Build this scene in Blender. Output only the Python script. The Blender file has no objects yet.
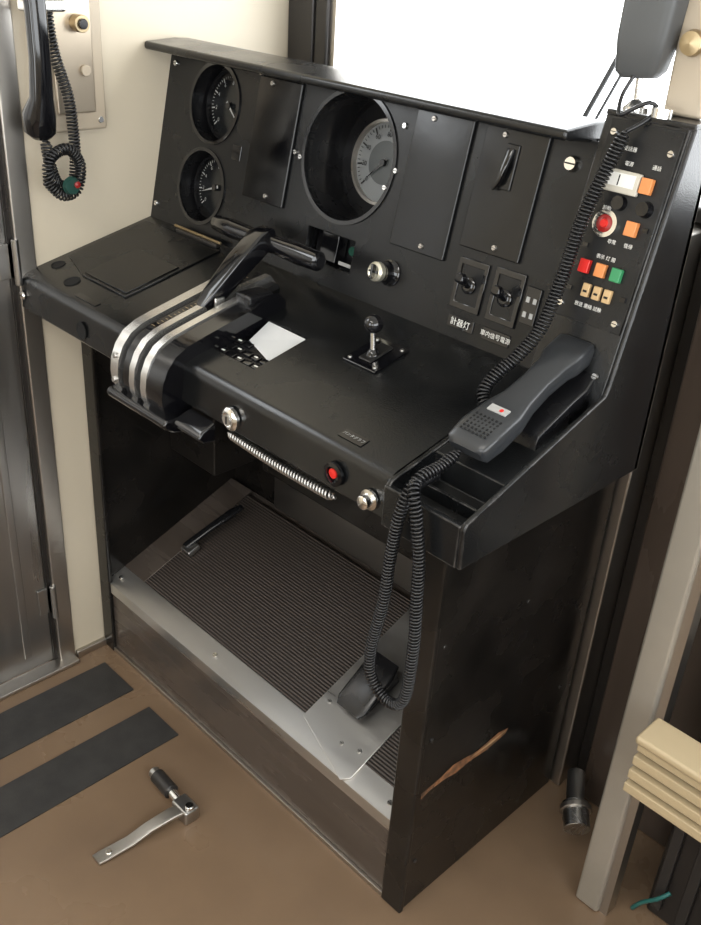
import bpy, math, random, bmesh
from mathutils import Vector, Matrix, Quaternion
random.seed(4)
COL=bpy.context.scene.collection
# ---------------- materials ----------------
def mat(name,col,rough=.5,metal=0.,bump=0.,bscale=300.,var=0.,vscale=6.,col2=None,rvar=0.,emis=0.,spec=.5,coat=0.,streak=None,wear=0.,wcol=(.20,.19,.18)):
    m=bpy.data.materials.new(name); m.use_nodes=True; nt=m.node_tree; b=nt.nodes['Principled BSDF']
    b.inputs['Base Color'].default_value=(*col,1); b.inputs['Roughness'].default_value=rough; b.inputs['Metallic'].default_value=metal
    b.inputs['Specular IOR Level'].default_value=spec; b.inputs['Coat Weight'].default_value=coat; b.inputs['Coat Roughness'].default_value=.12
    if emis: b.inputs['Emission Color'].default_value=(*col,1); b.inputs['Emission Strength'].default_value=emis
    tc=nt.nodes.new('ShaderNodeTexCoord')
    src=tc.outputs['Object']
    if streak:
        mp=nt.nodes.new('ShaderNodeMapping'); mp.inputs['Scale'].default_value=streak; nt.links.new(src,mp.inputs[0]); ssrc=mp.outputs[0]
    else: ssrc=src
    colsock=None
    if col2 or rvar:
        n=nt.nodes.new('ShaderNodeTexNoise'); n.inputs['Scale'].default_value=vscale; n.inputs['Detail'].default_value=5; nt.links.new(ssrc,n.inputs[0])
        if col2:
            cr=nt.nodes.new('ShaderNodeValToRGB'); cr.color_ramp.elements[0].position=.36; cr.color_ramp.elements[1].position=.68
            cr.color_ramp.elements[0].color=(*col,1); cr.color_ramp.elements[1].color=(*col2,1)
            nt.links.new(n.outputs[0],cr.inputs[0]); nt.links.new(cr.outputs[0],b.inputs['Base Color']); colsock=cr.outputs[0]
        if rvar:
            mr=nt.nodes.new('ShaderNodeMapRange'); mr.inputs[1].default_value=.3; mr.inputs[2].default_value=.7
            mr.inputs[3].default_value=max(.03,rough-rvar); mr.inputs[4].default_value=rough+rvar
            nt.links.new(n.outputs[0],mr.inputs[0]); nt.links.new(mr.outputs[0],b.inputs['Roughness'])
    if bump:
        n2=nt.nodes.new('ShaderNodeTexNoise'); n2.inputs['Scale'].default_value=bscale; nt.links.new(src,n2.inputs[0])
        bp=nt.nodes.new('ShaderNodeBump'); bp.inputs['Strength'].default_value=bump; bp.inputs['Distance'].default_value=.001
        nt.links.new(n2.outputs[0],bp.inputs['Height']); nt.links.new(bp.outputs[0],b.inputs['Normal'])
    if wear:
        bv=nt.nodes.new('ShaderNodeBevel'); bv.samples=4; bv.inputs[0].default_value=wear
        g=nt.nodes.new('ShaderNodeNewGeometry'); dp=nt.nodes.new('ShaderNodeVectorMath'); dp.operation='DOT_PRODUCT'
        nt.links.new(bv.outputs[0],dp.inputs[0]); nt.links.new(g.outputs['Normal'],dp.inputs[1])
        n3=nt.nodes.new('ShaderNodeTexNoise'); n3.inputs['Scale'].default_value=45; n3.inputs['Detail'].default_value=8; nt.links.new(src,n3.inputs[0])
        m1=nt.nodes.new('ShaderNodeMapRange'); m1.inputs[1].default_value=.99; m1.inputs[2].default_value=.86; m1.inputs[3].default_value=0; m1.inputs[4].default_value=1
        nt.links.new(dp.outputs['Value'],m1.inputs[0])
        m2=nt.nodes.new('ShaderNodeMapRange'); m2.inputs[1].default_value=.42; m2.inputs[2].default_value=.58; nt.links.new(n3.outputs[0],m2.inputs[0])
        mu=nt.nodes.new('ShaderNodeMath'); mu.operation='MULTIPLY'; nt.links.new(m1.outputs[0],mu.inputs[0]); nt.links.new(m2.outputs[0],mu.inputs[1])
        mx=nt.nodes.new('ShaderNodeMixRGB'); mx.inputs[1].default_value=(*col,1); mx.inputs[2].default_value=(*wcol,1)
        if colsock: nt.links.new(colsock,mx.inputs[1])
        nt.links.new(mu.outputs[0],mx.inputs[0]); nt.links.new(mx.outputs[0],b.inputs['Base Color'])
    return m
BLK=mat('black_leatherette',(.0040,.0044,.0050),.25,bump=.30,bscale=420,rvar=.08,vscale=7,col2=(.007,.0075,.008),wear=.003,coat=.15,spec=.42)
BLKN=mat('black_desk_leatherette',(.0040,.0044,.0050),.24,bump=.30,bscale=420,rvar=.08,vscale=7,col2=(.007,.0075,.008),coat=.2,spec=.42)
PNL=mat('black_panel_paint',(.0045,.005,.0055),.28,bump=.2,bscale=500,rvar=.08,vscale=8,col2=(.008,.008,.0085),wear=.0012,spec=.38)
COV=mat('black_cover_plate',(.003,.003,.0035),.16,bump=.06,bscale=150,rvar=.08,vscale=14,col2=(.006,.006,.006),wear=.001,spec=.42)
CAB=mat('cabinet_black',(.006,.0055,.005),.26,bump=.2,bscale=60,rvar=.12,vscale=7,col2=(.013,.011,.0095),wear=.003,wcol=(.12,.10,.08),spec=.4)
PLB=mat('black_plastic',(.007,.007,.008),.26,rvar=.06,vscale=20)
GLB=mat('gloss_black',(.004,.004,.005),.09,coat=.3)
RUB=mat('cord_rubber',(.006,.006,.007),.32)
HOLE=mat('dark_void',(.002,.002,.002),.8)
CHR=mat('chrome',(.85,.84,.82),.16,1)
STL=mat('polished_rail_steel',(.82,.81,.79),.26,.95)
STF=mat('foot_steel',(.60,.585,.56),.34,.92,rvar=.08,vscale=3,streak=(1,10,10),bump=.05,bscale=50)
DST=mat('dull_door_steel',(.46,.45,.435),.32,1,rvar=.07,vscale=3,streak=(1,6,.4))
FRM=mat('frame_steel',(.50,.47,.43),.34,1)
DKF=mat('dark_frame',(.045,.042,.040),.35,.5)
BRS=mat('dull_brass',(.42,.33,.20),.35,1)
GRY=mat('gray_plastic',(.075,.078,.080),.45,rvar=.05,vscale=20)
LGY=mat('handset_gray',(.026,.028,.031),.30,bump=.1,bscale=300)
WHT=mat('white_print',(.75,.74,.70),.5)
DIM=mat('gray_print',(.35,.35,.34),.5)
DIA=mat('dial_face',(.17,.178,.18),.35)
DKD=mat('dial_dark',(.010,.011,.012),.2)
RED=mat('red_button',(.60,.02,.015),.3); DRD=mat('dark_red',(.25,.012,.01),.35); ORG=mat('orange_button',(.64,.23,.07),.35); GRN=mat('green_button',(.03,.23,.09),.35)
DGR=mat('dim_green_lamp',(.02,.07,.05),.2)
YEL=mat('amber_button',(.50,.34,.17),.4); TEAL=mat('teal_cable',(.02,.13,.12),.4)
CRM=mat('cream_wall',(.55,.485,.375),.42,bump=.08,bscale=40,col2=(.60,.53,.415),vscale=2)
BGE=mat('beige_box',(.42,.355,.27),.4,rvar=.08,vscale=6)
BRN=mat('brown_bulkhead',(.050,.036,.027),.32,rvar=.1,vscale=4,col2=(.075,.055,.042),streak=(4,4,.6))
DBR=mat('dark_bulkhead',(.014,.012,.011),.35,rvar=.1)
FLO=mat('brown_floor',(.200,.133,.082),.33,rvar=.12,vscale=3.5,col2=(.150,.098,.060),bump=.12,bscale=30)
STR=mat('anti_slip_gray',(.024,.023,.022),.6,bump=.6,bscale=400,col2=(.036,.034,.032),vscale=20)
TAN=mat('tan_slats',(.42,.33,.20),.5,rvar=.1)
PST=mat('painted_post',(.42,.385,.33),.38,.5,rvar=.06,vscale=5,col2=(.36,.33,.28))
WOD=mat('exposed_wood',(.28,.12,.05),.7,col2=(.06,.035,.02),vscale=60)
CEI=mat('ceiling_paint',(.60,.58,.53),.6)
FFR=mat('base_front_brown',(.085,.068,.056),.26,.3,rvar=.1,vscale=4,col2=(.12,.098,.083),streak=(.5,4,4))
def ribmat(name,c1,c2,scale):
    m=bpy.data.materials.new(name); m.use_nodes=True; nt=m.node_tree; b=nt.nodes['Principled BSDF']; b.inputs['Roughness'].default_value=.5
    tc=nt.nodes.new('ShaderNodeTexCoord'); w=nt.nodes.new('ShaderNodeTexWave'); w.bands_direction='Y'; w.inputs['Scale'].default_value=scale
    nt.links.new(tc.outputs['Object'],w.inputs[0]); cr=nt.nodes.new('ShaderNodeValToRGB')
    cr.color_ramp.elements[0].color=(*c1,1); cr.color_ramp.elements[1].color=(*c2,1); nt.links.new(w.outputs[0],cr.inputs[0]); nt.links.new(cr.outputs[0],b.inputs['Base Color'])
    bp=nt.nodes.new('ShaderNodeBump'); bp.inputs['Strength'].default_value=.7; bp.inputs['Distance'].default_value=.002
    nt.links.new(w.outputs[0],bp.inputs['Height']); nt.links.new(bp.outputs[0],b.inputs['Normal']); return m
RIB=ribmat('ribbed_rubber',(.010,.008,.007),(.070,.055,.047),50)
# ---------------- builders ----------------
ID=Matrix.Identity(4)
def empty(name,loc=(0,0,0)):
    e=bpy.data.objects.new(name,None); e.empty_display_size=.05; COL.objects.link(e); return e
def mk(name,vs,fs,m,M=ID,par=None,bev=0,seg=2,smooth=False):
    me=bpy.data.meshes.new(name); me.from_pydata([M@Vector(v) for v in vs],[],fs); me.materials.append(m)
    bm=bmesh.new(); bm.from_mesh(me); bmesh.ops.recalc_face_normals(bm,faces=bm.faces); bm.to_mesh(me); bm.free()
    o=bpy.data.objects.new(name,me); COL.objects.link(o)
    if bev:
        b=o.modifiers.new('bevel','BEVEL'); b.width=bev; b.segments=seg; b.limit_method='ANGLE'; b.angle_limit=math.radians(35)
        for p in me.polygons: p.use_smooth=True
        o.modifiers.new('wn','WEIGHTED_NORMAL')
    if par: o.parent=par
    return o
BF=[(0,1,3,2),(4,6,7,5),(0,4,5,1),(2,3,7,6),(0,2,6,4),(1,5,7,3)]
def box(name,a,b,m,M=ID,par=None,bev=0,seg=2):
    vs=[(x,y,z) for x in (a[0],b[0]) for y in (a[1],b[1]) for z in (a[2],b[2])]
    return mk(name,vs,BF,m,M,par,bev,seg)
def boxes(name,lst,m,M=ID,par=None,bev=0):
    vs=[];fs=[]
    for a,b in lst:
        k=len(vs); vs+=[(x,y,z) for x in (a[0],b[0]) for y in (a[1],b[1]) for z in (a[2],b[2])]; fs+=[tuple(i+k for i in f) for f in BF]
    return mk(name,vs,fs,m,M,par,bev)
def prism(name,prof,x0,x1,m,par=None,bev=0,seg=2):
    k=len(prof); vs=[(x0,y,z) for y,z in prof]+[(x1,y,z) for y,z in prof]
    fs=[tuple(range(k)),tuple(range(2*k-1,k-1,-1))]+[(i,(i+1)%k,k+(i+1)%k,k+i) for i in range(k)]
    return mk(name,vs,fs,m,ID,par,bev,seg)
def lathe(name,prof,m,M=ID,par=None,seg=40):
    vs=[];fs=[];n=len(prof)
    for i in range(seg):
        a=2*math.pi*i/seg
        for r,z in prof: vs.append((r*math.cos(a),r*math.sin(a),z))
    for i in range(seg):
        for j in range(n-1):
            p=i*n+j;q=((i+1)%seg)*n+j; fs.append((p,q,q+1,p+1))
    if prof[0][0]>1e-6: fs.append(tuple(i*n for i in range(seg)))
    if prof[-1][0]>1e-6: fs.append(tuple(i*n+n-1 for i in range(seg)))
    o=mk(name,vs,fs,m,M,par)
    for p in o.data.polygons: p.use_smooth=len(p.vertices)==4
    o.modifiers.new('e','EDGE_SPLIT').split_angle=math.radians(40)
    return o
def ring(name,r0,r1,z0,z1,m,M=ID,par=None,seg=48):
    vs=[];fs=[];P=[(r0,z0),(r1,z0),(r1,z1),(r0,z1)]
    for i in range(seg):
        a=2*math.pi*i/seg
        for r,z in P: vs.append((r*math.cos(a),r*math.sin(a),z))
    for i in range(seg):
        for j in range(4):
            fs.append((i*4+j,((i+1)%seg)*4+j,((i+1)%seg)*4+(j+1)%4,i*4+(j+1)%4))
    o=mk(name,vs,fs,m,M,par)
    for p in o.data.polygons: p.use_smooth=True
    o.modifiers.new('e','EDGE_SPLIT').split_angle=math.radians(40)
    return o
def cyl(name,p0,p1,r,m,par=None,r1=None,M=ID,seg=28):
    p0=M@Vector(p0);p1=M@Vector(p1); d=p1-p0; q=d.to_track_quat('Z','Y').to_matrix().to_4x4(); q.translation=p0
    L=d.length; r1=r if r1 is None else r1; c=min(.001,L*.2,r*.3)
    return lathe(name,[(r-c,0),(r,c),(r1,L-c),(r1-c,L)],m,q,par,seg)
def sphere(name,c,r,m,par=None,sc=(1,1,1)):
    pr=[(r*math.sin(t*math.pi/14),-r*math.cos(t*math.pi/14)) for t in range(15)]
    return lathe(name,pr,m,Matrix.Translation(c)@Matrix.Diagonal((*sc,1)),par,32)
def catmull(P,step):
    P=[Vector(p) for p in P]; out=[]
    for i in range(len(P)-1):
        a=P[max(i-1,0)];b=P[i];c=P[i+1];d=P[min(i+2,len(P)-1)]; n=max(2,int((c-b).length/step))
        for k in range(n):
            t=k/n; out.append(.5*((2*b)+(c-a)*t+(2*a-5*b+4*c-d)*t*t+(3*b-a-3*c+d)*t**3))
    out.append(P[-1]); return out
def tube(name,pts,r,m,par=None,res=2):
    c=bpy.data.curves.new(name,'CURVE'); c.dimensions='3D'; s=c.splines.new('POLY'); s.points.add(len(pts)-1)
    for i,p in enumerate(pts): s.points[i].co=(*p,1)
    c.bevel_depth=r; c.bevel_resolution=res; c.use_fill_caps=True
    o=bpy.data.objects.new(name+'_c',c); COL.objects.link(o); bpy.context.view_layer.update()
    me=bpy.data.meshes.new_from_object(o.evaluated_get(bpy.context.evaluated_depsgraph_get())); bpy.data.objects.remove(o)
    me.materials.clear(); me.materials.append(m)
    for p in me.polygons: p.use_smooth=True
    o=bpy.data.objects.new(name,me); COL.objects.link(o)
    if par:o.parent=par
    return o
def coil(name,path,R,pitch,wr,m,par=None,n=9):
    P=catmull(path,.002); out=[]; T=[(P[min(i+1,len(P)-1)]-P[max(i-1,0)]).normalized() for i in range(len(P))]
    N=T[0].orthogonal().normalized(); s=0; fr=[]
    for i in range(len(P)):
        N=(N-N.dot(T[i])*T[i]).normalized()
        if i: s+=(P[i]-P[i-1]).length
        fr.append((s,P[i],N.copy(),T[i].cross(N)))
    tot=int(s/pitch*n); j=0
    for k in range(tot+1):
        sk=s*k/tot
        while j<len(fr)-2 and fr[j+1][0]<sk: j+=1
        f0,f1=fr[j],fr[j+1]; t=(sk-f0[0])/max(1e-9,f1[0]-f0[0])
        a=2*math.pi*k/n; e=min(1,min(sk,s-sk)/.012)
        out.append(f0[1].lerp(f1[1],t)+R*e*(f0[2].lerp(f1[2],t)*math.cos(a)+f0[3].lerp(f1[3],t)*math.sin(a)))
    return tube(name,out,wr,m,par,1)
def loft(name,st,W,m,par=None,M=ID,p=3.5,seg=24,sub=0):
    W=Vector(W).normalized(); P=[Vector(s[0]) for s in st]; vs=[];fs=[]
    for i,s in enumerate(st):
        T=(P[min(i+1,len(P)-1)]-P[max(i-1,0)]).normalized(); H=T.cross(W).normalized()
        for k in range(seg):
            a=2*math.pi*k/seg; c,sn=math.cos(a),math.sin(a)
            vs.append(P[i]+W*s[1]*math.copysign(abs(c)**(2/p),c)+H*s[2]*math.copysign(abs(sn)**(2/p),sn))
    for i in range(len(st)-1):
        for k in range(seg): fs.append((i*seg+k,i*seg+(k+1)%seg,(i+1)*seg+(k+1)%seg,(i+1)*seg+k))
    fs.append(tuple(range(seg))); fs.append(tuple((len(st)-1)*seg+k for k in range(seg)))
    o=mk(name,vs,fs,m,M,par)
    for q in o.data.polygons: q.use_smooth=len(q.vertices)==4
    o.modifiers.new('e','EDGE_SPLIT').split_angle=math.radians(50)
    return o
def plate(name,outline,holes,t,m,M=ID,par=None,bev=.001):
    c=bpy.data.curves.new(name,'CURVE'); c.dimensions='2D'; c.fill_mode='BOTH'; c.extrude=t/2-bev; c.bevel_depth=bev; c.bevel_resolution=1
    for L in [outline]+holes:
        s=c.splines.new('POLY'); s.points.add(len(L)-1); s.use_cyclic_u=True
        for i,p in enumerate(L): s.points[i].co=(p[0],p[1],0,1)
    o=bpy.data.objects.new(name+'_c',c); COL.objects.link(o); bpy.context.view_layer.update()
    me=bpy.data.meshes.new_from_object(o.evaluated_get(bpy.context.evaluated_depsgraph_get())); bpy.data.objects.remove(o)
    me.transform(M@Matrix.Translation((0,0,-t/2))); me.materials.clear(); me.materials.append(m)
    o=bpy.data.objects.new(name,me); COL.objects.link(o)
    if par:o.parent=par
    return o
def circ(x,y,r,n=56): return [(x+r*math.cos(2*math.pi*i/n),y+r*math.sin(2*math.pi*i/n)) for i in range(n)]
def rect(x0,x1,y0,y1): return [(x0,y0),(x1,y0),(x1,y1),(x0,y1)]
def text(name,s,size,M,m,par=None):
    c=bpy.data.curves.new(name,'FONT'); c.body=s; c.size=size; c.align_x='CENTER'; c.align_y='CENTER'
    o=bpy.data.objects.new(name+'_c',c); COL.objects.link(o); bpy.context.view_layer.update()
    me=bpy.data.meshes.new_from_object(o.evaluated_get(bpy.context.evaluated_depsgraph_get())); bpy.data.objects.remove(o)
    me.transform(M); me.materials.clear(); me.materials.append(m)
    o=bpy.data.objects.new(name,me); COL.objects.link(o)
    if par:o.parent=par
    return o
def frame(o,v):
    v=Vector(v).normalized(); n=Vector((0,-v.z,v.y))
    return Matrix(((1,0,0,o[0]),(0,v.y,n.y,o[1]),(0,v.z,n.z,o[2]),(0,0,0,1)))
def T(x,y,z=0): return Matrix.Translation((x,y,z))
DK=frame((0,.824,.973),(0,.307,.072)); PN=frame((0,1.131,1.045),(0,.065,.32)); WG=frame((0,1.100,1.060),(0,.084,.346))
FRT=frame((0,.824,0),(0,0,1))
FT=frame((0,.95,.205),(0,math.cos(.38),math.sin(.38)))
def screw(name,M,x,y,r,par,m=CHR,n0=0,h=.004):
    lathe(name,[(r,0),(r,h*.4),(r*.8,h),(0,h)],m,M@T(x,y,n0),par,20)
    box(name+'_slot',(-r*.75,-r*.1,h*.9),(r*.75,r*.1,h*1.05),HOLE,M@T(x,y,n0),par)
def smoothed(o,a=25):
    for p in o.data.polygons: p.use_smooth=True
    o.modifiers.new('e','EDGE_SPLIT').split_angle=math.radians(a); return o

# ---------------- room ----------------
XL=-1.72; XR=.9; YB=-1.2; YF=1.53; H=2.25
box('floor',(XL-.1,YB-.1,-.05),(XR+.1,YF+.1,0),FLO)
box('ceiling',(XL-.1,YB-.1,H),(XR+.1,YF+.1,H+.05),CEI)
boxes('wall_left',[((XL-.08,.863,0),(XL,YF,H)),((XL-.08,YB,0),(XL,.06,H)),((XL-.08,.06,2.0),(XL,.863,H))],CRM)
boxes('wall_front',[((XL-.08,YF,0),(XR,YF+.08,1.235)),((XL-.08,YF,2.08),(XR,YF+.08,H)),((XL-.08,YF,1.235),(-1.655,YF+.08,2.08)),((XR-.12,YF,1.235),(XR,YF+.08,2.08))],BRN)
boxes('wall_right',[((XR,YB,0),(XR+.08,YF,.95)),((XR,YB,1.95),(XR+.08,YF,H)),((XR,YB,.95),(XR+.08,YB+.25,1.95)),((XR,YF-.25,.95),(XR+.08,YF,1.95))],CRM)
boxes('wall_back',[((XL-.08,YB-.08,0),(XR,YB,.95)),((XL-.08,YB-.08,1.95),(XR,YB,H)),((XL-.08,YB-.08,.95),(-1.3,YB,1.95)),((-.5,YB-.08,.95),(.05,YB,1.95)),((.7,YB-.08,.95),(XR,YB,1.95))],CRM)
wf=empty('window_1')
boxes('frame',[((-1.640,YF-.03,1.235),(-1.600,YF+.02,2.08)),((-1.655,YF-.03,1.215),(XR-.12,YF+.05,1.24)),((-1.655,YF-.02,2.05),(XR-.12,YF+.02,2.10))],DKF,par=wf,bev=.006)
box('corner_gasket',(XL+.002,YF-.035,1.2),(-1.640,YF-.002,2.1),DKF,par=wf,bev=.004)
box('frame_gasket',(-1.602,YF-.02,1.235),(-1.585,YF+.01,2.08),FRM,par=wf)
wp=empty('windscreen_wiper')
cyl('arm',(-1.05,YF+.12,1.30),(-.86,YF+.13,1.75),.005,GRY,wp); cyl('arm_link',(-1.025,YF+.12,1.30),(-.835,YF+.13,1.75),.003,GRY,wp)
cyl('pivot',(-1.04,YF+.07,1.29),(-1.04,YF+.13,1.29),.02,DBR,wp)
box('trim_1',(-.722,1.43,0),(-.685,1.528,1.21),FRM,bev=.004)
box('trim_2',(-.685,1.49,0),(-.645,1.528,1.21),DBR,bev=.003)
box('trim_3',(-.645,1.445,0),(-.575,1.528,1.21),BRN,bev=.006)
box('trim_4',(-.575,1.475,0),(-.52,1.528,1.21),DBR,bev=.003)
box('trim_5',(-.52,1.46,0),(-.38,1.528,1.21),BRN,bev=.006)
box('baseboard_left',(XL,.865,0),(XL+.012,.947,.02),FRM,bev=.003)
d=empty('door_1')
boxes('leaf',[((XL-.045,.07,.01),(XL-.012,.815,1.47)),((XL-.045,.07,1.93),(XL-.012,.815,1.99)),((XL-.045,.07,1.47),(XL-.012,.2,1.93)),((XL-.045,.68,1.47),(XL-.012,.815,1.93))],DST,par=d,bev=.004)
boxes('leaf_ribs',[((XL-.013,.742,.05),(XL-.008,.76,1.44)),((XL-.013,.12,.05),(XL-.008,.135,1.44))],DST,par=d,bev=.002)
boxes('door_frame',[((XL-.06,.823,0),(XL+.006,.863,2.0)),((XL-.06,.06,1.99),(XL+.006,.863,2.03))],FRM,par=d,bev=.003)
box('rubber_seal',(XL-.04,.813,0),(XL-.006,.824,2.0),DBR,par=d)
for z in (.19,1.0,1.75):
    cyl('hinge_pin',(XL+.006,.822,z-.045),(XL+.006,.822,z+.045),.007,DST,d)
    boxes('hinge_leaf',[((XL-.012,.79,z-.035),(XL-.006,.822,z+.035))],DST,par=d,bev=.002)
box('threshold',(XL-.01,.07,0),(XL+.03,.86,.012),FRM,par=d,bev=.003)
box('anti_slip_strip',(-1.653,-.9,0),(-1.528,.905,.003),STR)
box('anti_slip_strip.001',(-1.456,-.9,0),(-1.341,.900,.003),STR)

# ---------------- console ----------------
C=empty('driver_console')
def deskprof(v0,v1,front):
    def P(v,n): p=DK@Vector((0,v,n)); return (p.y,p.z)
    if not front: return [P(v0,0),P(v1,0),P(v1,-.02),P(v0,-.02)]
    pts=[(.832,.903),(.824,.911)]
    c=P(.020,-.020); r=.020
    for k in range(9):
        a=k/8*math.radians(76.8); pts.append((max(.824,c[0]-r*math.cos(a)),c[1]+r*math.sin(a)))
    pts+=[P(v1,0),P(v1,-.02),(.85,.955),(.85,.903)]
    return pts
smoothed(prism('desk_top_left',deskprof(0,.3153,True),XL,-1.19,BLKN,C))
smoothed(prism('desk_top_right',deskprof(0,.3153,True),-1.075,-.725,BLKN,C))
smoothed(prism('desk_top_mid_front',deskprof(0,.063,True),-1.19,-1.075,BLKN,C))
prism('desk_top_mid_back',deskprof(.18,.3153,False),-1.19,-1.075,BLKN,C)
box('desk_underside',(XL+.002,.845,.901),(-.722,1.235,.912),CAB,par=C)
box('desk_seam_strip',(-.7265,.826,.906),(-.7245,.83,.97),HOLE,par=C)
G=[(-1.562,.250,.072),(-1.567,.093,.070)]; BG=(-1.187,.220,.107)
plate('instrument_panel',rect(XL,-.715,0,.3265),[circ(*G[0]),circ(*G[1]),circ(*BG),rect(-1.250,-1.130,.034,.092)],.016,PNL,PN,C)
boxes('back_panel',[((XL,1.228,.905),(-1.305,1.237,1.36)),((-1.07,1.228,.905),(-.5855,1.237,1.36)),((-1.305,1.30,.905),(-1.07,1.308,1.36)),((-1.31,1.228,.905),(-1.303,1.308,1.36)),((-1.072,1.228,.905),(-1.065,1.308,1.36)),((-1.31,1.228,1.355),(-1.065,1.308,1.362))],CAB,par=C)
prism('hood',[(1.130,1.370),(1.130,1.384),(1.20,1.389),(1.238,1.387),(1.238,1.362),(1.195,1.362)],XL,-.738,BLK,C,bev=.005,seg=3)
boxes('display_well',[((-1.192,.061,-.05),(-1.073,.182,-.045)),((-1.192,.061,-.045),(-1.189,.182,-.001)),((-1.076,.061,-.045),(-1.073,.182,-.001)),((-1.192,.061,-.045),(-1.073,.064,-.001)),((-1.192,.179,-.045),(-1.073,.182,-.001))],PLB,DK,C)
mk('memo_card',[(-1.165,.125,-.010),(-1.078,.098,-.010),(-1.078,.176,-.003),(-1.175,.178,-.003),],[(0,1,2,3)],mat('pale_card',(.55,.56,.57),.3),DK,C)  # pale quad painted in place of the bright reflection in the display well
box('keypad',(-1.187,.068,-.03),(-1.08,.125,-.012),PLB,DK,C,bev=.002)
boxes('keypad_keys',[((-1.182+.021*i,.072+.018*j,-.012),(-1.166+.021*i,.084+.018*j,-.008)) for i in range(5) for j in range(3 if i<2 else 2)],GLB,DK,C,bev=.001)
boxes('keypad_marks',[((-1.178+.021*i,.076+.018*j,-.0075),(-1.170+.021*i,.079+.018*j,-.0072)) for i in range(5) for j in range(3 if i<2 else 2) if (i+j)%2==0],WHT,DK,C)
plate('document_plate',[(-1.700,.105),(-1.60,.075),(-1.455,.075),(-1.455,.292),(-1.700,.292)],[],.004,PNL,DK@T(0,0,.0035),C)
plate('document_inner_plate',rect(-1.60,-1.462,.082,.20),[],.003,COV,DK@T(0,0,.006),C)
box('brass_hinge_strip',(-1.60,.294,0),(-1.47,.307,.010),DKF,DK,C,bev=.003)
cyl('hinge_rod',(-1.61,.302,.012),(-1.46,.302,.012),.003,BRS,C,M=DK)
for i,(x,y,r) in enumerate([(-1.688,.072,.014),(-1.600,.050,.016)]):
    lathe('desk_hole_%d'%i,[(r,0),(r,.002),(r*.85,.002),(r*.8,.0008),(0,.0008)],HOLE,DK@T(x,y),C)
box('desk_tag',(-1.545,.022,0),(-1.475,.034,.0015),GLB,DK,C)
box('desk_tag_2',(-.845,.025,0),(-.800,.043,.0015),GLB,DK,C); text('desk_tag_text','パンタグラフ',.007,DK@T(-.822,.034,.002),DIM,C)
screw('front_bolt_left',FRT,-1.708,.935,.009,C)
lathe('front_hole',[(.016,0),(.016,.002),(.013,.002),(.012,.0005),(0,.0005)],HOLE,FRT@T(-1.491,.932,0),C)
lathe('key_lock',[(.019,0),(.019,.006),(.016,.009),(.012,.010),(.012,.007),(0,.007)],CHR,FRT@T(-1.052,.930,0),C)
lathe('key_lock_core',[(.009,.007),(.009,.012),(0,.012)],STL,FRT@T(-1.052,.930,0),C)
box('key_slot',(-.0015,-.006,.012),(.0015,.006,.0125),HOLE,FRT@T(-1.052,.930,0),C)
lathe('emergency_ring',[(.018,0),(.018,.005),(.012,.006),(.011,.001),(0,.001)],GLB,FRT@T(-.822,.936,0),C)
lathe('emergency_red_pin',[(.0075,0),(.0075,.003),(.005,.0035),(0,.0035)],RED,FRT@T(-.824,.936,0),C)
lathe('front_bolt_right',[(.015,0),(.015,.004),(.010,.005),(.010,.016),(.007,.018),(0,.018)],CHR,FRT@T(-.752,.928,0),C)
def cover(n,x0,x1,v0,v1):
    box(n,(x0,v0,0),(x1,v1,.006),COV,PN,C,bev=.002)
    for i,(x,y) in enumerate([((x0+x1)/2+.01,v0+.012),((x0+x1)/2-.02,v1-.010)]): screw(n+'_screw_%d'%i,PN,x,y,.0045,C,FRM,.006,.003)
cover('cover_left',-1.436,-1.322,.104,.318); cover('cover_mid',-1.052,-.937,.108,.320); cover('cover_right',-.913,-.800,.140,.320)
box('latch_plate',(-.868,.235,.006),(-.845,.300,.009),COV,PN,C,bev=.002)
loft('latch_lever',[((-.857,.292,.010),.006,.004),((-.857,.27,.016),.005,.004),((-.862,.245,.015),.004,.004),((-.872,.232,.012),.003,.003)],(1,0,0),GLB,C,PN)
box('small_window',(-1.488,.160,0),(-1.462,.188,.002),GLB,PN,C,bev=.001)
boxes('indicator_well',[((-1.252,.032,-.05),(-1.128,.094,-.047)),((-1.253,.032,-.047),(-1.250,.094,-.014)),((-1.130,.032,-.047),(-1.127,.094,-.014)),((-1.25,.091,-.047),(-1.13,.094,-.014)),((-1.25,.032,-.047),(-1.13,.035,-.014))],PLB,PN,C)
box('indicator_block',(-1.243,.038,-.045),(-1.19,.088,-.02),GLB,PN,C,bev=.002)
lathe('indicator_lamp',[(.012,0),(.012,.01),(.009,.013),(0,.014)],DST,PN@T(-1.16,.068,-.045),C)
lathe('indicator_lamp_green',[(.008,.01),(.008,.016),(0,.016)],DGR,PN@T(-1.16,.068,-.043),C)
boxes('indicator_label',[((-1.180,.040,-.022),(-1.150,.046,-.020))],DIM,PN,C)
lathe('key_knob_base',[(.022,0),(.022,.003),(.017,.006),(.014,.012),(.014,.022)],GLB,PN@T(-1.040,.062),C)
lathe('key_knob',[(.011,.018),(.016,.023),(.016,.032),(.012,.036),(.008,.033),(0,.033)],mat('pale_brass',(.80,.76,.62),.3,.8),PN@T(-1.046,.062),C)
boxes('key_knob_grip',[((-.002,-.012,.032),(.002,.012,.042)),((-.010,-.002,.032),(.010,.002,.038))],GLB,PN@T(-1.046,.062),C,bev=.001)
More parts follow.
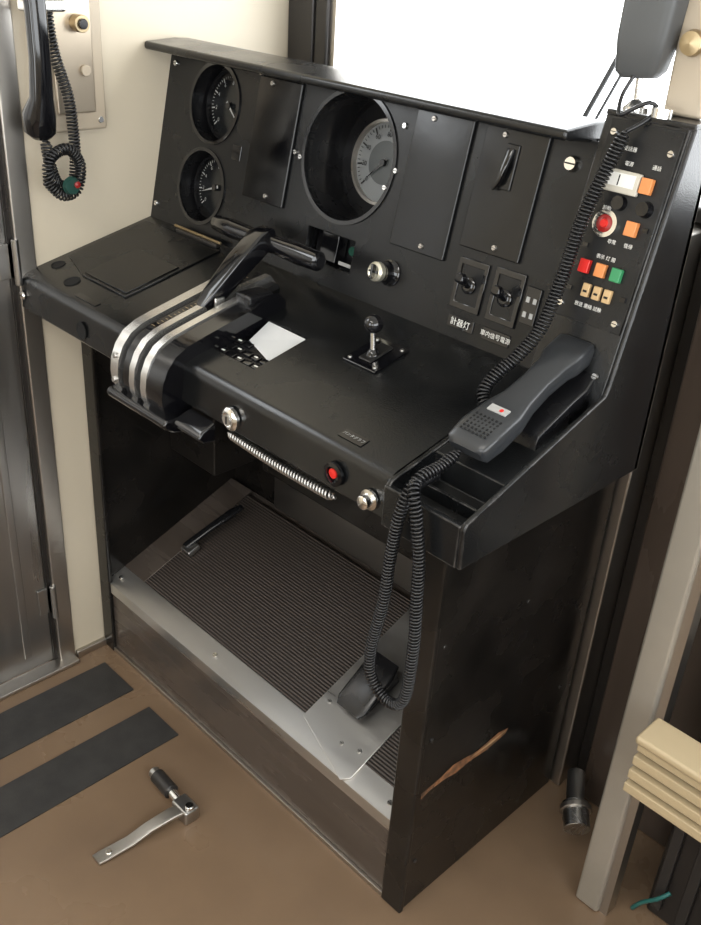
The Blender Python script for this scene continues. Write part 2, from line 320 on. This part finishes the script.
for i,(x0,x1,v0,v1,lab) in enumerate([(-.905,-.849,.048,.124,'計器灯'),(-.834,-.781,.048,.127,'車内信号電源')]):
    plate('switch_frame_%d'%i,rect(x0,x1,v0,v1),[rect(x0+.006,x1-.006,v0+.008,v1-.008)],.004,GLB,PN@T(0,0,.004),C)
    box('switch_plate_%d'%i,(x0+.006,v0+.008,0),(x1-.006,v1-.008,.002),PNL,PN,C)
    xc=(x0+x1)/2; lathe('switch_collar_%d'%i,[(.013,0),(.013,.004),(.008,.007)],GLB,PN@T(xc,v0+.038,.002),C,24)
    loft('switch_toggle_%d'%i,[((xc,v0+.038,.006),.006,.005),((xc,v0+.044,.018),.007,.006),((xc,v0+.050,.030),.009,.008),((xc,v0+.051,.034),.006,.005)],(1,0,0),GLB,C,PN)
    box('label_%d'%i,(xc-.026,v0-.032,0),(xc+.026,v0-.013,.002),GLB,PN,C,bev=.001)
    text('label_text_%d'%i,lab,.013 if i==0 else .0095,PN@T(xc,v0-.0225,.0025),WHT,C)
box('fuse_holder',(-.774,.060,0),(-.748,.115,.004),GLB,PN,C,bev=.001)
boxes('fuse_marks',[((-.770+.012*i,.070+.022*j,.004),(-.764+.012*i,.078+.022*j,.005)) for i in range(2) for j in range(2)],DIM,PN,C)
screw('panel_bolt_right',PN,-.757,.292,.011,C,CHR,0,.010); screw('panel_bolt_mid',PN,-1.315,.205,.005,C)
screw('panel_bolt_b',PN,-1.075,.29,.005,C); screw('panel_bolt_left',PN,-1.705,.030,.006,C); screw('panel_bolt_tl',PN,-1.700,.305,.006,C)
screw('panel_bolt_c',PN,-1.44,.322,.005,C); screw('panel_bolt_d',PN,-1.09,.19,.005,C)
prism('wing_body',[(1.100,1.060),(1.184,1.406),(1.236,1.406),(1.236,.905),(.828,.905),(.828,.935),(.905,.952),(.907,.990),(1.098,1.034)],-.716,-.5935,BLK,C,bev=.002)
prism('arm_side_wall',[(.818,.904),(.816,.962),(.822,.972),(1.097,1.066),(1.104,1.080),(1.184,1.409),(1.239,1.409),(1.237,.904)],-.5935,-.5855,BLK,C,bev=.0025)
prism('arm_inner_wall',[(.820,.905),(.820,.966),(.826,.973),(1.126,1.044),(1.126,.905)],-.7235,-.716,BLK,C,bev=.0015)
box('arm_front_wall',(-.7235,.817,.904),(-.5935,.827,.966),BLK,par=C,bev=.002)
box('tray_divider',(-.716,.868,.93),(-.5935,.873,.962),BLK,par=C,bev=.001)
plate('wing_plate',rect(-.704,-.598,.088,.350),[],.003,PNL,WG@T(0,0,.002),C)
box('wing_top_cap',(-.716,1.182,1.404),(-.5855,1.238,1.412),BLK,par=C,bev=.002)
w=WG@T(0,0,.002)
boxes('wing_meter',[((-.688,.262,0),(-.634,.291,.008))],mat('meter_cream',(.50,.47,.40),.4),w,C,bev=.002)
boxes('wing_meter_face',[((-.683,.270,.008),(-.640,.287,.0088))],WHT,w,C); boxes('wing_meter_needle',[((-.664,.271,.0088),(-.6625,.285,.0095))],HOLE,w,C)
boxes('wing_orange_buttons',[((-.632,.268,0),(-.616,.288,.009)),((-.634,.213,0),(-.618,.232,.009))],ORG,w,C,bev=.001)
ring('wing_red_ring',.012,.018,0,.006,CHR,w@T(-.666,.221),C); lathe('wing_red_button',[(.012,0),(.012,.004),(.010,.006),(0,.007)],DRD,w@T(-.666,.221),C); lathe('wing_red_glint',[(.006,.006),(.005,.009),(0,.009)],RED,w@T(-.666,.221),C)
lathe('wing_knob_1',[(.010,0),(.009,.010),(0,.010)],GLB,w@T(-.655,.250),C,20); lathe('wing_knob_2',[(.011,0),(.009,.012),(0,.012)],GLB,w@T(-.617,.250),C,20)
for nm,x,mm in (('red',-.676,RED),('orange',-.651,ORG),('green',-.6265,GRN)): box('lamp_'+nm,(x-.0075,.152,0),(x+.0075,.170,.008),mm,w,C,bev=.001)
boxes('amber_keys',[((x-.0055,.122,0),(x+.0055,.140,.007)) for x in (-.663,-.646,-.630)],YEL,w,C,bev=.001)
boxes('amber_key_marks',[((x-.003,.128,.007),(x+.003,.131,.0075)) for x in (-.663,-.646,-.630)],HOLE,w,C)
boxes('wing_dots',[((x,y,0),(x+.008,y+.006,.003)) for x,y in ((-.695,.125),(-.695,.160),(-.612,.130),(-.612,.222),(-.69,.185))],GLB,w,C)
for j_,(x,y,s) in enumerate([(-.668,.318,'送受話器'),(-.66,.300,'電源'),(-.65,.200,'非常'),(-.651,.178,'表示 灯 開'),(-.655,.110,'放送 連絡 試験'),(-.672,.240,'起動'),(-.62,.302,'通話'),(-.625,.20,'復帰')]):
    text('wing_text_%d'%j_,s,.0065,w@T(x,y,.0006),WHT,C)
for j_,(x,y) in enumerate([(-.607,.322),(-.608,.100),(-.695,.335),(-.612,.025),(-.697,.105)]): screw('wing_screw_%d'%j_,w,x,y,.0052,C,CHR)
box('cabinet_right_side',(-.742,.952,0),(-.707,1.425,.905),CAB,par=C,bev=.003)
box('cabinet_right_stile',(-.752,.944,0),(-.703,.956,.905),CAB,par=C,bev=.003)
mk('worn_strip',[(-.7062,y,z) for y,z in [(.966,.285),(.99,.291),(1.03,.290),(1.06,.284),(1.10,.287),(1.15,.281),(1.205,.287),(1.212,.297),(1.18,.305),(1.12,.299),(1.08,.307),(1.05,.312),(1.01,.303),(.966,.300)]],[tuple(range(14))],WOD,par=C)
mk('worn_strip_pale',[(-.7058,y,z) for y,z in [(1.10,.294),(1.16,.290),(1.208,.296),(1.16,.297)]],[(0,1,2,3)],mat('pale_wood',(.50,.33,.18),.7),par=C)
for j_,(y,z) in enumerate([(.975,.85),(.975,.62),(.975,.42),(.975,.12),(1.2,.6),(1.38,.3)]): cyl('side_screw_%d'%j_,(-.708,y,z),(-.7045,y,z),.004,DKF,C)
box('cabinet_left_side',(XL+.003,.95,0),(-1.69,1.42,.905),CAB,par=C,bev=.003)
box('cabinet_left_stile',(XL+.003,.944,0),(-1.675,.955,.905),CAB,par=C,bev=.003)
box('cabinet_back',(-1.69,1.335,0),(-.742,1.345,1.0),CAB,par=C)
box('inner_equipment_box',(-1.69,1.14,.50),(-1.52,1.335,.90),CAB,par=C,bev=.004)
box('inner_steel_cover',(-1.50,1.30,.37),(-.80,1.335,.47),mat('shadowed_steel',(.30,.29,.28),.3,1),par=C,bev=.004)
box('inner_black_box',(-1.45,1.22,.52),(-.85,1.335,.80),CAB,par=C,bev=.006)
# foot rest
Fo=empty('footrest')
prism('base',[(.953,.002),(.953,.196),(1.333,.345),(1.333,.002)],-1.689,-.753,FFR,Fo)
plate('ribbed_mat',rect(-1.605,-1.035,.055,.385),[],.004,RIB,FT@T(0,0,.002),Fo)
plate('ribbed_mat_right',rect(-.865,-.756,.050,.385),[],.004,RIB,FT@T(0,0,.002),Fo)
plate('steel_deck',[(-1.689,-.001),(-.753,-.001),(-.753,.048),(-.868,.048),(-.868,.40),(-1.03,.40),(-1.03,.052),(-1.689,.052)],[],.003,STF,FT@T(0,0,.001),Fo)
plate('dark_side_plate',[(-1.689,.053),(-1.608,.053),(-1.608,.40),(-1.689,.40)],[],.003,FFR,FT@T(0,0,.001),Fo)
plate('steel_plate',[(-1.035,.046),(-.880,-.004),(-.866,.010),(-.866,.40),(-1.035,.40)],[],.004,STF,FT@T(0,0,.006),Fo)
box('front_edge_strip',(-1.689,.948,.178),(-.753,.953,.206),STF,par=Fo,bev=.001)
box('floor_edge_strip',(-1.69,.946,0),(-.745,.953,.012),FRM,par=Fo,bev=.001)
for j_,(x,y) in enumerate([(-1.665,.025),(-1.30,.026),(-.775,.022),(-1.015,.10),(-.89,.06),(-1.012,.2),(-.885,.2),(-.93,.05)]): screw('deck_screw_%d'%j_,FT,x,y,.006 if j_<3 else .0045,Fo,CHR if j_<3 else DST,.003 if j_<3 else .006,.003)
p=empty('foot_pedal')
loft('pedal_plate',[((-.955,.10,.03),.030,.005),((-.955,.115,.034),.038,.007),((-.957,.20,.050),.038,.008),((-.957,.225,.055),.030,.005)],(1,0,0),PLB,p,FT)
box('pedal_base',(-.985,.13,.006),(-.93,.22,.042),PLB,FT,p,bev=.004)
p2=empty('foot_pedal'); p2.name='foot_pedal.001'
box('base_bar',(-1.60,.165,.004),(-1.565,.20,.02),DST,FT,p2,bev=.004)
loft('lever_arm',[((-1.59,.175,.02),.010,.006),((-1.575,.24,.03),.010,.006),((-1.56,.31,.035),.012,.007),((-1.555,.335,.035),.008,.005)],(1,0,0),PLB,p2,FT)
def gauge(name,x,v,r,depth,rd,dial,tick,a0,big=False):
    g=empty(name); M=PN@T(x,v)
    ring('recess_sleeve',r-.001,r+.003,-depth,-.001,PLB,M,g,64)
    ring('bezel',r-.003,r+.004,-.001,.003,GLB,M,g,64)
    lathe('back_disc',[(r+.002,-depth-.004),(r+.002,-depth),(0,-depth)],PLB,M,g,48)
    ring('dial_rim',rd,rd+.005,-depth,-depth+.012,FRM if big else PLB,M,g,64)
    lathe('dial',[(rd,-depth),(rd,-depth+.003),(0,-depth+.003)],dial,M,g,64)
    if big: lathe('dial_centre',[(rd*.55,-depth+.003),(rd*.55,-depth+.004),(0,-depth+.004)],mat(name+'_centre',(.06,.065,.065),.35),M,g,48)
    vs=[];fs=[]
    for i in range(41):
        a=math.radians(225-270*i/40); l=rd*(.16 if i%5==0 else .08); wd=rd*(.02 if i%5==0 else .01)
        c,s=math.cos(a),math.sin(a); k=len(vs); R_=rd*.94
        for rr,ww in ((R_,wd),(R_,-wd),(R_-l,-wd),(R_-l,wd)): vs.append((c*rr-s*ww,s*rr+c*ww,-depth+.0045))
        fs.append((k,k+1,k+2,k+3))
    mk('ticks',vs,fs,tick,M,g)
    for i in range(0,9):
        a=math.radians(225-270*i/8); text('number_%d'%i,str(i*(20 if big else 2)),rd*.17,M@T(.70*rd*math.cos(a),.70*rd*math.sin(a),-depth+.0045),tick,g)
    a=math.radians(a0); c,s=math.cos(a),math.sin(a)
    mk('needle',[(c*rd*.8,s*rd*.8,-depth+.008),(-s*.003-c*.01,c*.003-s*.01,-depth+.008),(s*.003-c*.01,-c*.003-s*.01,-depth+.008)],[(0,1,2)],DIM if not big else GLB,M,g)
    lathe('hub',[(.006,-depth+.003),(.006,-depth+.011),(0,-depth+.011)],GLB,M,g,20)
    return g
gauge('pressure_gauge',*G[0],.042,.060,DKD,DIM,-40); gauge('pressure_gauge.001',*G[1],.042,.058,DKD,DIM,200)
gauge('speedometer',*BG,.096,.068,DIA,HOLE,225,True)
for j_,(x,y) in enumerate([(BG[0]-.113,BG[1]-.02),(BG[0]+.113,BG[1]+.0)]): screw('bezel_screw_%d'%j_,PN,x,y,.005,C)
# ---------------- master controller ----------------
mc=empty('master_controller'); SX=.022
def hp(o=0.,y1=1.075):
    pts=[(.822,.880),(.808,.881),(.795,.887),(.787,.902),(.785,.922),(.788,.945),(.798,.968),(.814,.987),(.838,1.000),(.87,1.009),(.93,1.024),(1.0,1.039),(y1,1.051 if y1>1.05 else 1.039+(y1-1.0)*.16+.004),(y1+.012,1.036),(y1+.012,1.005)]
    if y1<=1.03: pts=[q for q in pts if q[0]!=1.0]
    cy=.90
    return [(y+(cy-y)*o*2.2 if y<.9 else y, z-(o if z>.93 else -o)) for y,z in pts]
def hsl(n,x0,x1,o,m,y1=1.075): smoothed(prism(n,hp(o,y1),x0+SX,x1+SX,m,mc),35)
hsl('side_rail_left',-1.356,-1.334,.0,STL,1.02); hsl('slot_left',-1.334,-1.318,.009,HOLE,1.02)
hsl('scale_rail',-1.318,-1.300,.0,GLB); hsl('scale_steel',-1.300,-1.285,-.001,STL); hsl('slot_mid',-1.285,-1.267,.009,HOLE); hsl('scale_steel_right',-1.267,-1.251,-.001,STL,1.03)
hsl('housing_right',-1.251,-1.217,.002,GLB,1.03); hsl('rail_right',-1.217,-1.205,-.001,GLB,1.03)
prism('housing_base',[(.815,.862),(.795,.866),(.778,.876),(.774,.884),(.780,.892),(.826,.892),(.826,.862)],-1.336,-1.165,GLB,mc,bev=.004,seg=3)
prism('housing_skirt',[(.826,.870),(.800,.874),(.790,.884),(.800,.895),(.826,.905)],-1.165,-1.095,GLB,mc,bev=.004,seg=3)
vs=[];fs=[]
for i in range(24):
    y=.84+i*.0085; z=1.0015+(y-.838)*.236; k=len(vs); L=.010 if i%4==0 else .006
    x_=-1.301+SX
    vs+=[(x_,y,z+.0025),(x_-L,y,z+.0025),(x_-L,y+.0015,z+.0028),(x_,y+.0015,z+.0028)]; fs.append((k,k+1,k+2,k+3))
mk('scale_marks',vs,fs,BRS,par=mc)
for j_,(y,z) in enumerate([(.787,.907),(.791,.950)]): cyl('rail_screw_%d'%j_,(-1.345+SX,y,z),(-1.345+SX,y-.005,z+.001),.005,DST,mc)
xl=-1.274
loft('lever_blade',[((xl,.900,.995),.006,.008),((xl,.94,1.020),.008,.011),((xl,.985,1.058),.009,.013)],(1,0,0),STL,mc)
loft('lever_arm',[((xl,.930,1.014),.010,.010),((xl,.955,1.034),.015,.016),((xl,1.01,1.080),.019,.019),((xl,1.058,1.116),.021,.019),((xl,1.080,1.124),.018,.014)],(1,0,0),GLB,mc,p=6)
box('lever_cheek',(xl+.017,.945,1.014),(xl+.0215,.966,1.038),STL,par=mc,bev=.002)
loft('t_grip',[((xl-.143,1.07,1.112),.008,.008),((xl-.138,1.07,1.112),.014,.014),((xl-.09,1.07,1.112),.017,.017),((xl-.03,1.07,1.112),.015,.015),((xl,1.07,1.112),.018,.018),((xl+.03,1.07,1.112),.015,.015),((xl+.09,1.07,1.112),.018,.018),((xl+.138,1.07,1.112),.016,.016),((xl+.143,1.07,1.112),.009,.009)],(0,1,0),GLB,mc,p=2.2)
box('lever_bracket',(xl+.035,.975,1.01),(xl+.075,1.03,1.050),PLB,par=mc,bev=.005)
jo=empty('joystick_lever')
box('base_plate',(-.982,.166,0),(-.912,.245,.004),GLB,DK,jo,bev=.0015)
box('gate',(-.960,.180,.004),(-.934,.232,.007),PNL,DK,jo,bev=.002)
for i,(x,y) in enumerate([(-.974,.175),(-.920,.175),(-.974,.236),(-.920,.236)]): screw('plate_screw_%d'%i,DK,x,y,.0035,jo,DST,.004,.002)
b0=DK@Vector((-.948,.200,.004)); b1=b0+Vector((-.004,.0,.040))
lathe('boot',[(.012,0),(.010,.006),(.006,.010)],GLB,Matrix.Translation(b0),jo,24)
cyl('stem',b0,b1,.0045,CHR,jo); sphere('knob',b1+Vector((0,0,.010)),.0155,GLB,jo,(1,1,.95))
coil('spring_hose',[(-1.085,.842,.886),(-.96,.838,.884),(-.832,.838,.886)],.0065,.0062,.0020,DST,C,12)
# ---------------- desk telephone ----------------
ph=empty('telephone_handset')
st=[((-.657,.893,1.020),.026,.008),((-.657,.898,1.023),.032,.014),((-.657,.925,1.034),.034,.017),((-.657,.965,1.047),.032,.015),((-.656,.995,1.060),.024,.013),((-.655,1.03,1.076),.021,.013),((-.655,1.065,1.090),.023,.014),((-.655,1.080,1.097),.028,.016),((-.655,1.115,1.110),.029,.016),((-.655,1.122,1.113),.024,.010)]
loft('handset_body',st,(1,0,0),LGY,ph,p=6)
HM=frame((0,.897,1.0405),(0,.93,.33))
vs=[((-.678+.0065*i,.006+.0065*k,.0005),(-.6755+.0065*i,.009+.0065*k,.0015)) for i in range(7) for k in range(6)]
boxes('mouthpiece_grill',vs,HOLE,HM,ph)
box('handset_label',(-.672,.054,-.003),(-.642,.066,.0008),DIM,HM,ph); lathe('handset_label_mark',[(.003,0),(.003,.0012),(0,.0012)],RED,HM@T(-.652,.060,0),ph)
prism('cradle',[(.985,1.005),(.99,1.028),(1.06,1.058),(1.09,1.068),(1.115,1.095),(1.135,1.095),(1.110,1.03)],-.695,-.612,PLB,ph,bev=.003)
screw('cradle_bolt',DK,-.604,.30,.006,ph)
coil('coiled_cord',[(-.663,.892,1.018),(-.668,.860,1.004),(-.672,.822,.995),(-.678,.803,.956),(-.686,.800,.88),(-.690,.800,.808),(-.705,.800,.715),(-.700,.80,.665),(-.665,.80,.643),(-.636,.80,.667),(-.630,.80,.76),(-.634,.80,.84),(-.638,.800,.902),(-.650,.80,.96),(-.668,.812,.990),(-.690,.86,.975),(-.700,.90,.965)],.0072,.0052,.0018,RUB,ph)
# ---------------- microphone with cord ----------------
mi=empty('microphone')
loft('mic_body',[((-.690,1.205,1.452),.022,.014),((-.690,1.205,1.460),.030,.020),((-.688,1.205,1.50),.036,.024),((-.684,1.205,1.56),.038,.026),((-.680,1.205,1.60),.034,.022),((-.680,1.205,1.61),.024,.014)],(1,0,.08),GRY,mi,p=6)
cyl('stem',(-.688,1.208,1.41),(-.690,1.205,1.456),.005,CHR,mi); lathe('stem_base',[(.018,0),(.018,.006),(.010,.014),(.006,.016)],CHR,Matrix.Translation((-.688,1.208,1.411)),mi)
box('hanger_plate',(-.655,1.215,1.412),(-.60,1.232,1.62),BGE,par=mi,bev=.006)
lathe('hanger_knob',[(.014,0),(.016,.006),(.014,.014),(0,.016)],BRS,Matrix.Translation((-.628,1.214,1.50))@Matrix.Rotation(math.radians(90),4,'X'),mi)
tube('lead',catmull([(-.690,1.19,1.455),(-.696,1.18,1.43),(-.686,1.165,1.41),(-.672,1.17,1.418),(-.655,1.18,1.428),(-.648,1.19,1.42),(-.655,1.175,1.405),(-.667,1.158,1.393)],.004),.0028,RUB,mi)
coil('coiled_cord',[(-.667,1.158,1.395),(-.677,1.142,1.343),(-.686,1.120,1.278),(-.688,1.098,1.199),(-.688,1.068,1.138),(-.698,1.035,1.100),(-.708,1.012,1.080),(-.712,.992,1.058),(-.700,.985,1.040),(-.682,.99,1.030)],.0080,.0050,.0018,RUB,mi)
cyl('chrome_button',(-.640,1.19,1.411),(-.640,1.19,1.424),.014,CHR,mi)
# ---------------- wall telephone ----------------
wt=empty('telephone_handset'); wt.name='telephone_handset.001'
box('back_plate',(XL+.001,.895,1.232),(XL+.018,1.030,1.60),BGE,par=wt,bev=.005)
box('inner_plate',(XL+.018,.925,1.265),(XL+.024,1.005,1.57),mat('beige_plate_metal',(.52,.44,.34),.35,.8),par=wt,bev=.004)
for z in (1.25,1.57):
    for y in (.91,1.015): cyl('plate_screw',(XL+.018,y,z),(XL+.022,y,z),.006,CHR,wt)
cyl('hook_knob',(XL+.024,.975,1.42),(XL+.045,.975,1.42),.015,BRS,wt); cyl('hook_knob_cap',(XL+.045,.975,1.42),(XL+.050,.975,1.42),.009,GLB,wt)
cyl('small_switch',(XL+.024,.985,1.34),(XL+.032,.985,1.34),.010,BGE,wt)
box('hook_arm',(XL+.02,.865,1.44),(XL+.055,.94,1.46),STL,par=wt,bev=.004)
loft('handset',[((XL+.052,.872,1.235),.018,.014),((XL+.054,.870,1.245),.027,.024),((XL+.056,.870,1.275),.028,.026),((XL+.07,.870,1.305),.020,.017),((XL+.076,.870,1.37),.018,.015),((XL+.076,.870,1.45),.018,.015),((XL+.07,.870,1.51),.020,.017),((XL+.056,.870,1.54),.028,.026),((XL+.054,.870,1.58),.026,.022)],(0,1,0),GLB,wt,p=2.6)
coil('coiled_cord',[(XL+.06,.875,1.235),(XL+.06,.880,1.19),(XL+.058,.895,1.150),(XL+.056,.925,1.150),(XL+.055,.935,1.19),(XL+.05,.938,1.24),(XL+.046,.935,1.30),(XL+.042,.915,1.38),(XL+.035,.912,1.46),(XL+.03,.92,1.50)],.0090,.0060,.0022,RUB,wt)
coil('cord_knot',[(XL+.07,.86,1.17),(XL+.075,.89,1.135),(XL+.07,.925,1.14),(XL+.07,.935,1.185),(XL+.075,.91,1.215),(XL+.078,.875,1.205),(XL+.08,.865,1.175),(XL+.08,.885,1.155)],.009,.006,.0022,RUB,wt)
lathe('cord_tag_green',[(.014,0),(.017,.006),(.014,.014),(0,.014)],mat('dark_green_tag',(.01,.045,.035),.4),Matrix.Translation((XL+.080,.905,1.152))@Matrix.Rotation(math.radians(90),4,'Y'),wt)
lathe('cord_tag_red',[(.005,0),(.006,.004),(0,.006)],DRD,Matrix.Translation((XL+.094,.912,1.155))@Matrix.Rotation(math.radians(90),4,'Y'),wt)
# ---------------- loose lever on floor ----------------
lv=empty('metal_lever_handle')
loft('flat_bar',[((-1.170,.588,.006),.013,.003),((-1.169,.60,.006),.014,.0035),((-1.163,.66,.008),.013,.0035),((-1.158,.70,.020),.013,.004),((-1.152,.75,.026),.014,.005),((-1.147,.775,.026),.014,.006)],(1,0,0),FRM,lv,p=6)
box('end_block',(-1.175,.765,0),(-1.125,.80,.034),DST,par=lv,bev=.005)
cyl('pivot_bolt',(-1.135,.782,.034),(-1.135,.782,.042),.009,CHR,lv); cyl('bar_rivet',(-1.167,.615,.009),(-1.167,.615,.0125),.006,CHR,lv)
cyl('roller',(-1.262,.790,.017),(-1.205,.787,.017),.016,DKF,lv); cyl('roller_shaft',(-1.275,.791,.017),(-1.172,.785,.017),.010,CHR,lv); cyl('roller_cap',(-1.275,.791,.017),(-1.262,.790,.017),.013,DST,lv)
# ---------------- right-hand side items ----------------
po=empty('steel_post')
box('post_tube',(-.505,1.225,0),(-.455,1.275,H),PST,par=po,bev=.006)
box('post_channel',(-.458,1.235,0),(-.440,1.265,H),FRM,par=po)
fs_=empty('slatted_step')
box('step_top',(-.432,1.118,.530),(-.10,1.185,.545),TAN,par=fs_,bev=.005)
boxes('slats',[((-.430,1.118+.004*i,.430+.026*i),(-.10,1.135+.004*i,.448+.026*i)) for i in range(4)],TAN,par=fs_,bev=.002)
box('backing',(-.425,1.140,.425),(-.10,1.18,.53),DBR,par=fs_)
boxes('brackets',[((-.25,1.15,.0),(-.22,1.178,.43)),((-.15,1.15,.0),(-.12,1.178,.43))],DKF,par=fs_,bev=.004)
ps=empty('steel_pipe')
cyl('pipe',(-.60,1.34,.09),(-.565,1.30,.075),.026,DST,ps); cyl('pipe_lower',(-.64,1.40,.10),(-.60,1.34,.09),.018,DST,ps); cyl('pipe_collar',(-.595,1.335,.088),(-.588,1.327,.085),.031,FRM,ps); cyl('pipe_stand',(-.62,1.37,0),(-.62,1.37,.09),.012,DST,ps)
tc=empty('teal_cable'); tube('cable',catmull([(-.415,1.285,.005),(-.40,1.28,.04),(-.375,1.28,.075),(-.36,1.292,.095)],.01),.004,TEAL,tc)
eb=empty('equipment_box'); box('box_body',(-.40,1.305,.0),(.05,1.43,.62),DBR,par=eb,bev=.008); boxes('box_ribs',[((-.39+.05*i,1.295,.03),(-.37+.05*i,1.306,.59)) for i in range(8)],DKF,par=eb,bev=.002)
box('box_lid',(-.405,1.29,.62),(.05,1.44,.635),FRM,par=eb,bev=.003)
# unseen fill lamp, added behind the camera to brighten the footrest and footwell
cl=empty('ceiling_lamp')
box('lamp_housing',(-1.25,-.42,H-.035),(-.25,-.08,H-.002),DST,par=cl,bev=.006)
L=bpy.data.lights.new('tube_light','AREA'); L.shape='RECTANGLE'; L.size=.95; L.size_y=.30; L.energy=12; L.color=(1,.96,.90)
lo=bpy.data.objects.new('tube_light',L); lo.location=(-.75,-.25,H-.04); COL.objects.link(lo); lo.parent=cl

# ---------------- light ----------------
W=bpy.data.worlds.new('overcast_sky'); bpy.context.scene.world=W; W.use_nodes=True
bg=W.node_tree.nodes['Background']; bg.inputs[0].default_value=(.95,.98,1.0,1); bg.inputs[1].default_value=6.4
def portal(name,loc,rot,sx,sy):
    l=bpy.data.lights.new(name,'AREA'); l.shape='RECTANGLE'; l.size=sx; l.size_y=sy; l.cycles.is_portal=True
    o=bpy.data.objects.new(name,l); o.location=loc; o.rotation_euler=rot; COL.objects.link(o)
R=math.radians
portal('portal_front',(-.4,YF+.09,1.66),(R(-90),0,0),2.5,.86)
portal('portal_right',(XR+.09,.165,1.45),(0,R(90),0),1.0,2.3)
portal('portal_back_1',(-.9,YB-.09,1.45),(R(90),0,0),.8,1.0)
portal('portal_back_2',(.38,YB-.09,1.45),(R(90),0,0),.65,1.0)
portal('portal_door',(XL-.1,.44,1.70),(0,R(-90),0),.46,.48)
# ---------------- camera ----------------
Fp=965.0
vx=Vector((-755-350.5,-150-462.5,Fp)).normalized()*-1
dn=Vector((230-350.5,2200-462.5,Fp)); dn=(dn-dn.dot(vx)*vx).normalized()
Zc=-dn; Xc=vx; Yc=Zc.cross(Xc)
if Yc.z<0: Yc=-Yc
cam=bpy.data.objects.new('Camera',bpy.data.cameras.new('Camera')); COL.objects.link(cam)
cam.matrix_world=Matrix(((Xc.x,-Xc.y,-Xc.z,0),(Yc.x,-Yc.y,-Yc.z,0),(Zc.x,-Zc.y,-Zc.z,1.6),(0,0,0,1)))
cam.data.sensor_fit='HORIZONTAL'; cam.data.sensor_width=36; cam.data.lens=Fp/701*36; cam.data.clip_start=.02
bpy.context.scene.camera=cam
bpy.context.scene.view_settings.view_transform='Standard'
